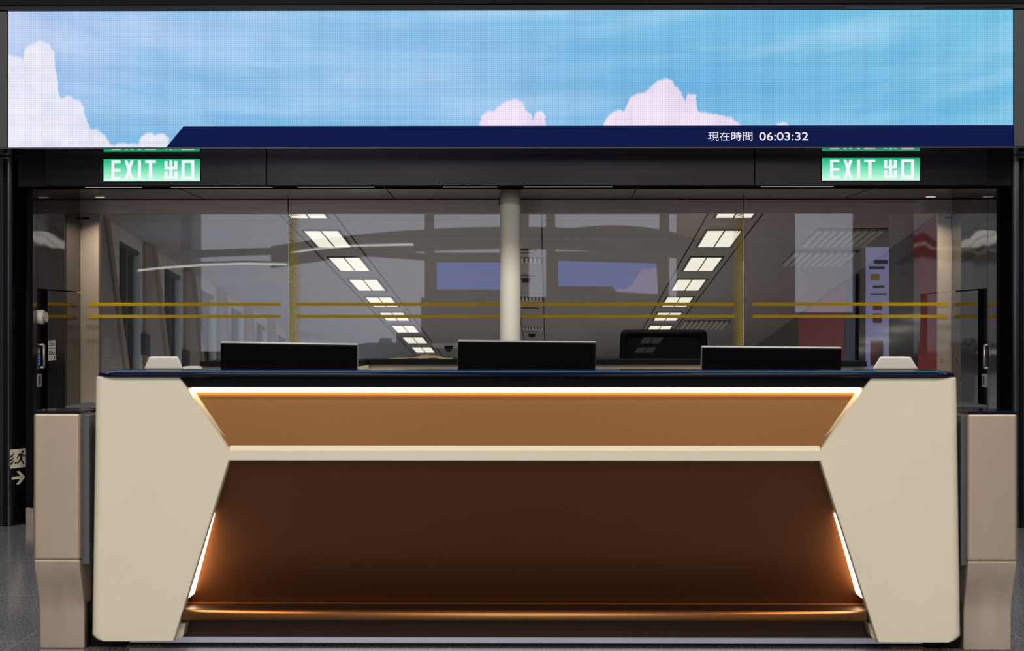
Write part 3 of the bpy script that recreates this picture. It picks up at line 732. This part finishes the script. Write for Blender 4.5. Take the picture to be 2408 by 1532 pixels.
for i, (a, b, y0, sag, th) in enumerate(((200, 1180, 618, .42, .20), (640, 1760, 580, .55, .62), (1280, 1600, 552, .25, .3))):
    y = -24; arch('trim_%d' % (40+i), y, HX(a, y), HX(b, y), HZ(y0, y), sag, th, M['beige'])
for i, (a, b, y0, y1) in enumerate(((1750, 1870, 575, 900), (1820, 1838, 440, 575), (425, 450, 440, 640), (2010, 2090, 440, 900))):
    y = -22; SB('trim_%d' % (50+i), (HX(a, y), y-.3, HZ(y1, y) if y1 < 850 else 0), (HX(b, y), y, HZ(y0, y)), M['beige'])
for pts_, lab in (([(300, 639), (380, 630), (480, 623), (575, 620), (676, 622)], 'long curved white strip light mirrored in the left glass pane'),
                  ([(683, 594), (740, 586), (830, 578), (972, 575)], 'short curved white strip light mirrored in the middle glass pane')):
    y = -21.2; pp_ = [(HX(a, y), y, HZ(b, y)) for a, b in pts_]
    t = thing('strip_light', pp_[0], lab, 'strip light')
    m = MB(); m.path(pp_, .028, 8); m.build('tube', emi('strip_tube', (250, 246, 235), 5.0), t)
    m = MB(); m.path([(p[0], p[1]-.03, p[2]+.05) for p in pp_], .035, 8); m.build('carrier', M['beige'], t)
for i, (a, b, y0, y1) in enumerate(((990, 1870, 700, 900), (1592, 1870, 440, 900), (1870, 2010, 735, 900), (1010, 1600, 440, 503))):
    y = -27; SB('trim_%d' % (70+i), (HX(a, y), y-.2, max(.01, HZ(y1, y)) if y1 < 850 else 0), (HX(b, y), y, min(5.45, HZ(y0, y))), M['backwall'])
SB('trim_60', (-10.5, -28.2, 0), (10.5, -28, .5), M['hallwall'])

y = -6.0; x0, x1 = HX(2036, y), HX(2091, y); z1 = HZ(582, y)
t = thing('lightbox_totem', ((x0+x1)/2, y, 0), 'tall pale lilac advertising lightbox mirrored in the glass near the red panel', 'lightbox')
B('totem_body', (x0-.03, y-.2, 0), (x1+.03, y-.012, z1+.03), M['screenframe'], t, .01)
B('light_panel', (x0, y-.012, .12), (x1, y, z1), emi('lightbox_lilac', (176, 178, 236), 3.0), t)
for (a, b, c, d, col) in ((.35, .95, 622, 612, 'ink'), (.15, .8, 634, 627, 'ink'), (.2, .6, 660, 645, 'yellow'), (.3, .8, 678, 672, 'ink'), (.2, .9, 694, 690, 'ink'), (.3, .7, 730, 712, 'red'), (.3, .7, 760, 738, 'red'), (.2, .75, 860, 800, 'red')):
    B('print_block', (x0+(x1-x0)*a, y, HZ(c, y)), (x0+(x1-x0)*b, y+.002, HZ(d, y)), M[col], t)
# ------------------------------------------------------------------ reception counter
DW = 6.74
L0 = P(222, 886, DW); R0 = P(2253, 889, DW)
rc = thing('reception_counter', ((L0.x+R0.x)/2, 7.0, 0), 'long cream and bronze reception counter with black top and warm strip lights', 'reception counter')
def wing(pts, outer_left):
    m = MB(); ring = [P(x, y, DW) for x, y in pts]
    a = [(v.x, DW, v.z) for v in ring]; b = [(v.x, DW+.05, v.z) for v in ring]
    m.loft(a, b)
    o = m.build('wing_panel', M['cream'], rc)
    me = o.data; bm = bmesh.new(); bm.from_mesh(me)
    xo = min(v.co.x for v in bm.verts) if outer_left else max(v.co.x for v in bm.verts)
    sel = [e for e in bm.edges if all(abs(v.co.y-DW) < 1e-4 for v in e.verts) and all(abs(v.co.x-xo) < .03 for v in e.verts)]
    bmesh.ops.bevel(bm, geom=sel, offset=.035, segments=8, affect='EDGES', profile=.5)
    rest = [e for e in bm.edges if len(e.link_faces) == 2 and e.calc_face_angle(0) > .5]
    bmesh.ops.bevel(bm, geom=rest, offset=.003, segments=2, affect='EDGES')
    for f in bm.faces: f.smooth = True
    bm.to_mesh(me); bm.free()
    w = o.modifiers.new('wn', 'WEIGHTED_NORMAL')
    return o
wing([(222,887),(421,887),(541.5,1060),(541.5,1074),(408,1510),(243,1508.5),(222,1505),(213,1497)], True)
wing([(2253,889),(2262,1500),(2250,1508),(2232,1511.5),(2065,1513),(1926,1076),(1926,1064),(2049,890)], False)
for q in ([(437,1466),(430,1497),(408,1510),(380,1510),(396,1466)], [(2041,1466),(2048,1497),(2065,1513),(2092,1513),(2078,1466)]):
    m = MB(); ring = [P(x, y, DW+.05) for x, y in q]
    m.loft([(v.x, DW+.048, v.z) for v in ring], [(v.x, DW+.165, v.z) for v in ring]); m.build('wing_return', M['cream'], rc, .002)
# top slab (bullnosed front, rounded ends)
zt_ = Z_(871.5, 6.72); 
xa, xb = X_(221.5, 6.72), X_(2254, 6.72)
zb_s = Z_(887.5, 6.72)
rings = []
for d, z in ((.004, zb_s), (0, zb_s+.004), (0, zt_-.0165), (.0015, zt_-.0135), (.005, zt_-.0118), (.012, zt_-.0098), (.022, zt_-.0072), (.034, zt_-.0044), (.046, zt_-.0022), (.058, zt_-.0007), (.07, zt_)):
    R_ = max(.08-d, .002); ring = []
    for (cx_, a0) in ((xa+.08, 180), (xb-.08, 270)):
        for i in range(9):
            a = math.radians(a0+90*i/8); ring.append((cx_+R_*math.cos(a), 6.80+R_*math.sin(a), z))
    ring += [(xb-d, 6.96, z), (xa+d, 6.96, z)]; rings.append(ring)
m = MB(); n_ = len(rings[0]); m.add([v for rg in rings for v in rg], [(k*n_+i, k*n_+(i+1) % n_, (k+1)*n_+(i+1) % n_, (k+1)*n_+i) for k in range(len(rings)-1) for i in range(n_)], 0, True)
b_ = len(m.v); m.add(rings[0], [tuple(range(n_))]); m.add(rings[-1], [tuple(range(n_))])
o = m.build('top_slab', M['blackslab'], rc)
# black fascia under slab
MB().box(P(250, 885, 6.762), P(2230, 911, 6.85)).build('black_fascia', M['black'], rc)
MB().box(P(430, 890, 6.758), P(2045, 892, 6.77)).build('fascia_groove', M['joint'], rc)
# upper bronze panel, leaning forward to the rail
def slab(pa, pb, th, nm, mat, x0, x1):
    # pa, pb = (py, D) top and bottom
    za, zb2 = Z_(pa[0], pa[1]), Z_(pb[0], pb[1])
    m = MB(); m.prism([(pa[1], za), (pb[1], zb2), (pb[1]+th, zb2), (pa[1]+th, za)], 'x', x0, x1); return m.build(nm, mat, rc)
xw0, xw1 = X_(395, 6.9), X_(2090, 6.9)
slab((900, 6.835), (1050, 6.765), .02, 'upper_panel', M['bronze'], xw0, xw1)
slab((1080, 6.775), (1419, 6.975), .02, 'lower_panel', M['bronzed'], xw0, xw1)
# rail with chamfered top
m = MB(); z0, z1, z2 = Z_(1047, 6.765), Z_(1060, 6.742), Z_(1084, 6.742)
m.prism([(6.77, z0), (6.742, z1), (6.742, z2), (6.79, z2), (6.79, z0)], 'x', X_(538, 6.74), X_(1930, 6.74)); m.build('centre_rail', M['creamrail'], rc, .002)
# light strips
m = MB(); m.box((X_(452, 6.81), 6.803, Z_(923, 6.80)), (X_(2022, 6.81), 6.812, Z_(913, 6.80))); m.build('light_strip', M['led'], rc)
for (xx0, xx1) in ((441, 458), (2017, 2034)):
    m = MB(); m.box((X_(xx0, 6.78), 6.765, Z_(912, 6.78)), (X_(xx1, 6.78), 6.80, Z_(908.5, 6.78))); m.build('strip_end_cap', M['creamrail'], rc)
def side_strip(edge, s_):
    # luminous return between the wing's back edge and the raked panel
    def pd(py):      # depth of the raked panel at this height
        return 6.775+.2*(py-1080)/339.0
    (xa_, ya_), (xb_, yb_) = edge
    f0 = P(xa_, ya_, 6.792); f1 = P(xb_, yb_, 6.792)
    f0 = Vector((f0.x, pd(ya_)-.014, f0.z))
    ring = [f0, Vector((f0.x, pd(ya_)-.002, f0.z)), Vector((f1.x, pd(yb_)-.004, f1.z)), f1]
    m = MB(); m.loft(ring, [v+Vector((s_*.008, 0, 0)) for v in ring]); m.build('side_light_strip', M['ledside'], rc)
side_strip(((499, 1212), (437, 1412)), -1); side_strip(((1967, 1212), (2033, 1412)), 1)
def edge_return(p, q, s_):
    # cream reveal between the wing's back edge and the upper panel
    f0 = P(p[0], p[1], 6.785); f1 = P(q[0], q[1], 6.785)
    g0 = P(p[0]+s_*13, p[1], 6.832); g1 = P(q[0]+s_*7, q[1], 6.772)
    ring = [f0, g0, g1, f1]
    m = MB(); m.loft(ring, [v+Vector((-s_*.006, 0, -.004)) for v in ring]); m.build('edge_return', M['creamrail'], rc)
edge_return((437, 908), (541, 1052), 1); edge_return((2034, 910), (1926, 1054), -1)
# ledge, foot rail, kick panel, plinth
m = MB(); zl = Z_(1420, 6.975); zl2 = Z_(1436, 6.76)
m.prism([(6.985, zl), (6.765, zl2), (6.765, zl2-.015), (6.985, zl-.015)], 'x', xw0, xw1); m.build('ledge', M['ledge'], rc)
m = MB(); m.prism([(6.965, zl+.004), (6.958, zl+.001), (6.958, zl-.004), (6.975, zl-.004)], 'x', xw0, xw1); m.build('ledge_bead', M['bronzetube'], rc)
m = MB(); zt2 = Z_(1449, 6.757); m.tube((X_(431, 6.757), 6.757, zt2), (X_(2037, 6.757), 6.757, zt2), .0195, 32); m.build('foot_rail', M['bronzetube'], rc)
m = MB(); m.box((xw0, 6.87, Z_(1500, 6.87)), (xw1, 6.9, Z_(1449, 6.87))); m.build('kick_panel', M['kick'], rc)
zp = Z_(1499, 6.895)
m = MB(); m.box((X_(297, 6.84), 6.895, .012), (X_(2177, 6.84), 7.35, zp+.01)); m.build('plinth', M['plinth'], rc)
m = MB(); m.box((X_(297, 6.84), 6.899, 0), (X_(2177, 6.84), 7.35, .013)); m.build('plinth_gap', M['joint'], rc)
for a, b in ((214, 297), (2177, 2245)):
    m = MB(); m.box((X_(a, 6.86), 6.86, 0), (X_(b, 6.86), 7.35, .062)); m.build('black_foot', M['black'], rc)
# carcass, sides, staff work surface
for a, b in ((L0.x+.004, L0.x+.05), (R0.x-.05, R0.x-.004)):
    B('side_panel', (a, DW+.05, .07), (b, 7.5, Z_(888, DW)), M['cream'], rc, .003)
B('carcass', (L0.x+.05, 6.99, .062), (R0.x-.05, 7.04, 1.09), M['black'], rc)
B('work_surface', (L0.x+.05, 6.96, .71), (R0.x-.05, 7.62, .74), M['black'], rc)
B('cupboard', (L0.x+.05, 7.0, .062), (L0.x+.6, 7.45, .71), M['cream'], rc); B('cupboard', (R0.x-.6, 7.0, .062), (R0.x-.05, 7.45, .71), M['cream'], rc)
# side shelves
for (xa_, xb_, y1_, y0_, yb2, lab) in ((X_(152, 7.2), -1.80, 956, 963, 7.55, 'dark side shelf behind the pylon nearest the sticker pillar'), (1.80, X_(2325, 7.2), 953, 964, 7.45, 'dark side shelf behind the pylon on the clock side')):
    t = thing('side_shelf', ((xa_+xb_)/2, 7.35, Z_(y0_, 7.2)), lab, 'shelf', 'dark side shelves of the counter')
    B('shelf_board', (xa_, 7.2, Z_(y0_, 7.2)), (xb_, yb2, Z_(y1_, 7.2)), M['shelf'], t, .006)
    xc_ = xb_-.10 if xa_ < 0 else xa_+.03
    B('support_leg', (xc_, 7.3, 0), (xc_+.05, 7.42, Z_(y0_, 7.2)), M['black'], t)

# steel pylons on both sides
def pylon(xl, xr, label, side):
    Df = 6.74
    a, b = X_(xl, Df), X_(xr, Df)
    t = thing('steel_pylon', ((a+b)/2, 6.84, 0), label, 'gate pylon', 'brushed steel pylons flanking the counter')
    zc1 = Z_(1320, Df); ztp = Z_(972, Df)
    m = MB(); m.box((a, Df, zc1), (b, Df+.2, ztp)); o = m.build('upper_housing', M['steel'], t, .012, 5)
    prof = [(Df+.004, zc1), (Df+.016, zc1-.045), (Df+.042, zc1-.10), (Df+.066, zc1-.155), (Df+.078, zc1-.21), (Df+.082, .0), (Df+.26, 0), (Df+.26, .2), (Df+.2, zc1)]
    k = (0, .006, .015, .021, .023, .023, .023, .0, 0)
    m = MB(); m.prism(prof, 'x', a+.002, b-.002); m.build('curved_leg', M['steel2'], t, .005, 2)
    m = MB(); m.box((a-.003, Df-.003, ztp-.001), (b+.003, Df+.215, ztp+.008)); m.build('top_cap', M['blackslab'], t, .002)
    # barrier towards the counter
    s = 1 if side < 0 else -1
    xi = b if side < 0 else a
    xo = X_(200, 6.86) if side < 0 else xi-.02
    B('barrier_post', (xi-s*.004, Df+.03, zc1-.02), (xi+(.03 if s > 0 else -.02), Df+.26, ztp-.01), M['tubegrey'], t, .003)
    B('barrier_panel', (xi+s*.015, Df+.2, .18), (xo, Df+.212, ztp-.06), M['smoked'], t)
    B('barrier_foot', (xi+s*.004, Df+.12, 0), (xo, Df+.3, .18), M['black'], t)
pylon(78, 188, 'brushed steel pylon with curved leg beside the sticker pillar end of the counter', -1)
pylon(2276, 2393, 'brushed steel pylon with curved leg at the counter end under the clock side', 1)

# ------------------------------------------------------------------ items on and behind the counter
def monitor(x0, x1, yt0, yt1, D, label):
    xm = (X_(x0, D)+X_(x1, D))/2; w = X_(x1, D)-X_(x0, D); zt3 = Z_((yt0+yt1)/2, D)
    t = thing('computer_monitor', (xm, D+.05, .74), label, 'monitor', 'black monitors behind the counter')
    roll = -math.atan2((yt1-yt0), (x1-x0)); 
    X = Matrix.Translation((xm, D, zt3)) @ Matrix.Rotation(-roll, 4, 'Y') @ Matrix.Rotation(math.radians(7), 4, 'X')
    h = .34
    MB().box((-w/2, 0, -h), (w/2, .022, 0)).build('back_shell', M['monitor'], t, .003, xf=X)
    bz = MB().box((-w/2-.001, .014, -h-.001), (w/2+.001, .042, .004)).build('bezel', M['silver'], t, .002, xf=X)
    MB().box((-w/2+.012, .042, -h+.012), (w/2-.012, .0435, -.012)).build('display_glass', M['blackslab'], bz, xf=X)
    MB().box((-.04, -.03, -h+.02), (.04, .0, -.14)).build('mount', M['monitor'], t, .004, xf=X)
    B('stand_neck', (xm-.03, D-.035, .75), (xm+.03, D-.012, zt3-.16), M['silver'], t, .003)
    B('stand_base', (xm-.12, D-.08, .7405), (xm+.12, D+.13, .755), M['silver'], t, .005)
monitor(518.5, 839.5, 808, 813, 7.3, 'black monitor seen from behind at the window-side end of the counter')
monitor(1077, 1401, 804.5, 807.5, 7.3, 'black monitor seen from behind in front of the round column')
monitor(1651.5, 1979.5, 818.5, 821, 7.3, 'black monitor seen from behind in front of the office chair')
def wedge(bl, br, tl, tr, yb, yt, D, label):
    t = thing('white_intercom', (X_((bl+br)/2, D), D, zt_), label, 'intercom', 'white wedge intercoms on the counter')
    m = MB()
    zb3, zt4 = zt_+.0005, Z_(yt, D)
    f = [(X_(bl, D), zb3), (X_(br, D), zb3), (X_(tr, D), zt4), (X_(tl, D), zt4)]
    ins = .35
    a = [(p[0], D, p[1]) for p in f]; b = [(p[0]*1.0+(.012 if i in (0, 3) else -.012), D+.06, zb3 if i < 2 else zt4) for i, p in enumerate(f)]
    m.loft(a, b); m.build('housing', M['plastic'], t, .006, 4)
    B('speaker_slot', (X_(tl+12, D), D+.0615, zt_+.012), (X_(tr-12, D), D+.062, zt_+.03), M['ink'], t)
wedge(338, 430, 350, 418, 868, 839.5, 6.86, 'white wedge-shaped intercom on the counter top beside the window-side monitor')
wedge(2052, 2160, 2070, 2142, 870, 839.5, 6.86, 'white wedge-shaped intercom on the counter top in front of the red panel')

# back counter
bc = thing('back_counter', (0.05, 9.0, 0), 'cream back counter with black recessed top behind the monitors', 'counter')
ze = EYE-.176
lx0, lx1, lx2 = X_(482, 8.45), X_(842, 8.45), X_(872, 8.85)
rx2, rx1, rx0 = X_(1655, 8.85), X_(1690, 8.45), X_(2027, 8.45)
def plan(f0, f1, b): return None
outer = [(lx0, 8.32), (lx1, 8.32), (lx2, 8.74), (rx2, 8.74), (rx1, 8.32), (rx0, 8.32), (rx0, 8.66), (rx1+.05, 8.66), (rx2+.05, 9.08), (lx2-.05, 9.08), (lx1-.05, 8.66), (lx0, 8.66)]
m = MB()
def cut(seg, z0, z1, mb):
    mb.prism(seg, 'z', z0, z1)
segs = [[outer[0], outer[1], outer[10], outer[11]], [outer[1], outer[2], outer[9], outer[10]], [outer[2], outer[3], outer[8], outer[9]], [outer[3], outer[4], outer[7], outer[8]], [outer[4], outer[5], outer[6], outer[7]]]
for sgm in segs: cut(sgm, ze-.025, ze, m)
m.build('top_slab', M['black'], bc)
m = MB()
def inset(p, d): return [(q[0], q[1]+(d if i < 2 else -d)) for i, q in enumerate(p)]
for sgm in segs: cut(inset(sgm, .04), 0, ze-.026, m)
m.build('body', M['cream'], bc)
m = MB(); zs2 = ze-.04; m.box((lx0-.12, 8.5, ze-.052), (lx0+.25, 8.64, ze-.03)); m.build('end_bracket', M['plastic'], bc)
# paper heap
pp = thing('paper_sheet', P(990, 842, 8.95), 'crumpled tan paper lying on the black back counter', 'paper')
m = MB(); nx_, ny_ = 22, 6; x0, x1 = X_(915, 8.9), X_(1062, 8.9)
vs = []
for j in range(ny_):
    for i in range(nx_):
        u = i/(nx_-1); v = j/(ny_-1)
        h = .002+.030*math.exp(-((u-.48)/.16)**2)*(.6+.4*math.sin(9*u+v*3))+.012*math.exp(-((u-.72)/.08)**2)+.004*math.sin(31*u+4*v)**2
        vs.append((x0+(x1-x0)*u+.02*v, 8.84+.2*v, ze+max(.0015, h*(.5+.5*math.sin(math.pi*v)))))
m.add(vs, [(j*nx_+i, j*nx_+i+1, (j+1)*nx_+i+1, (j+1)*nx_+i) for j in range(ny_-1) for i in range(nx_-1)], 0, True)
o = m.build('sheet', M['paper'], pp); sm = o.modifiers.new('th', 'SOLIDIFY'); sm.thickness = .001

# office chair
def chair():
    D = 9.75; x0, x1 = X_(1456, D), X_(1666, D); xm = (x0+x1)/2; zt5 = Z_(775.5, D)
    t = thing('office_chair', (xm, D-.25, 0), 'black mesh-back office chair standing behind the back counter', 'chair')
    w = (x1-x0)/2; h = .56
    def curve(u, v): return D+.05*(u*u)+.03*math.sin(v*3)
    # frame ring
    n = 40; ring = []
    for i in range(n):
        a = 2*math.pi*i/n; c, s = math.cos(a), math.sin(a)
        u = math.copysign(abs(c)**.11, c); v = math.copysign(abs(s)**.11, s)
        ring.append((u, v))
    def pos(u, v, k=1.0): return (xm+u*w*k*(1+.03*-v), D-.02-.05*(u*u)*-1+.04*(-v), zt5-h/2+v*h/2*(1-(1-k)*w/h*2))
    m = MB()
    for i in range(n):
        u0, v0 = ring[i]; u1, v1 = ring[(i+1) % n]
        k = .85
        a0 = Vector(pos(u0, v0)); b0 = Vector(pos(u0, v0, k)); a1 = Vector(pos(u1, v1)); b1 = Vector(pos(u1, v1, k)); d = Vector((0, .025, 0))
        m.add([a0, a1, b1, b0, a0+d, a1+d, b1+d, b0+d], [(0,1,2,3), (7,6,5,4), (0,4,5,1), (3,2,6,7)], 0, True)
    m.build('back_frame', M['mesh'], t)
    mm = bpy.data.materials.new('chair_mesh'); mm.use_nodes = True; tt = mm.node_tree; b = tt.nodes['Principled BSDF']
    b.inputs['Base Color'].default_value = (.005, .005, .006, 1); b.inputs['Roughness'].default_value = .6; b.inputs['Specular IOR Level'].default_value = .0
    tr = tt.nodes.new('ShaderNodeBsdfTransparent'); mx = tt.nodes.new('ShaderNodeMixShader'); mx.inputs[0].default_value = .975
    tt.links.new(tr.outputs[0], mx.inputs[1]); tt.links.new(b.outputs[0], mx.inputs[2]); tt.links.new(mx.outputs[0], tt.nodes['Material Output'].inputs[0])
    m = MB(); N = 10
    vs = [pos((-1+2*i/N)*.93, -1+2*j/N*1.0, .92) for j in range(N+1) for i in range(N+1)]
    m.add([(v[0], v[1]+.012, v[2]) for v in vs], [(j*(N+1)+i, j*(N+1)+i+1, (j+1)*(N+1)+i+1, (j+1)*(N+1)+i) for j in range(N) for i in range(N)], 0, True)
    m.build('mesh_back', mm, t)
    B('lumbar_bar', (xm-w*.85, D+.04, zt5-.40), (xm+w*.85, D+.07, zt5-.34), M['mesh'], t, .01)
    B('seat', (xm-.25, D-.52, .60), (xm+.25, D-.02, .68), M['mesh'], t, .03)
    m = MB(); m.path([(xm, D-.15, .60), (xm, D+.06, .62), (xm, D+.07, zt5-.36)], .022, 12); m.build('back_support', M['mesh'], t)
    m = MB(); m.tube((xm, D-.27, .12), (xm, D-.27, .60), .028, 16); m.build('gas_column', M['silver'], t)
    for i in range(5):
        a = 2*math.pi*i/5+.3; e = (xm+.3*math.cos(a), D-.27+.3*math.sin(a), .075)
        m = MB(); m.tube((xm, D-.27, .13), e, .022, 10, 0, .014); bl_ = m.build('base_leg', M['mesh'], t)
        m = MB(); m.tube((e[0], e[1]-.012, .028), (e[0], e[1]+.012, .028), .027, 16); m.tube((e[0], e[1], .03), e, .008, 8); m.build('caster', M['mesh'], bl_)
    for s in (-1, 1):
        m = MB(); m.path([(xm+s*.25, D-.25, .64), (xm+s*.29, D-.25, .66), (xm+s*.29, D-.25, .84)], .014, 10); m.box((xm+s*.29-.035, D-.38, .84), (xm+s*.29+.035, D-.12, .865)); m.build('armrest', M['mesh'], t)
chair()
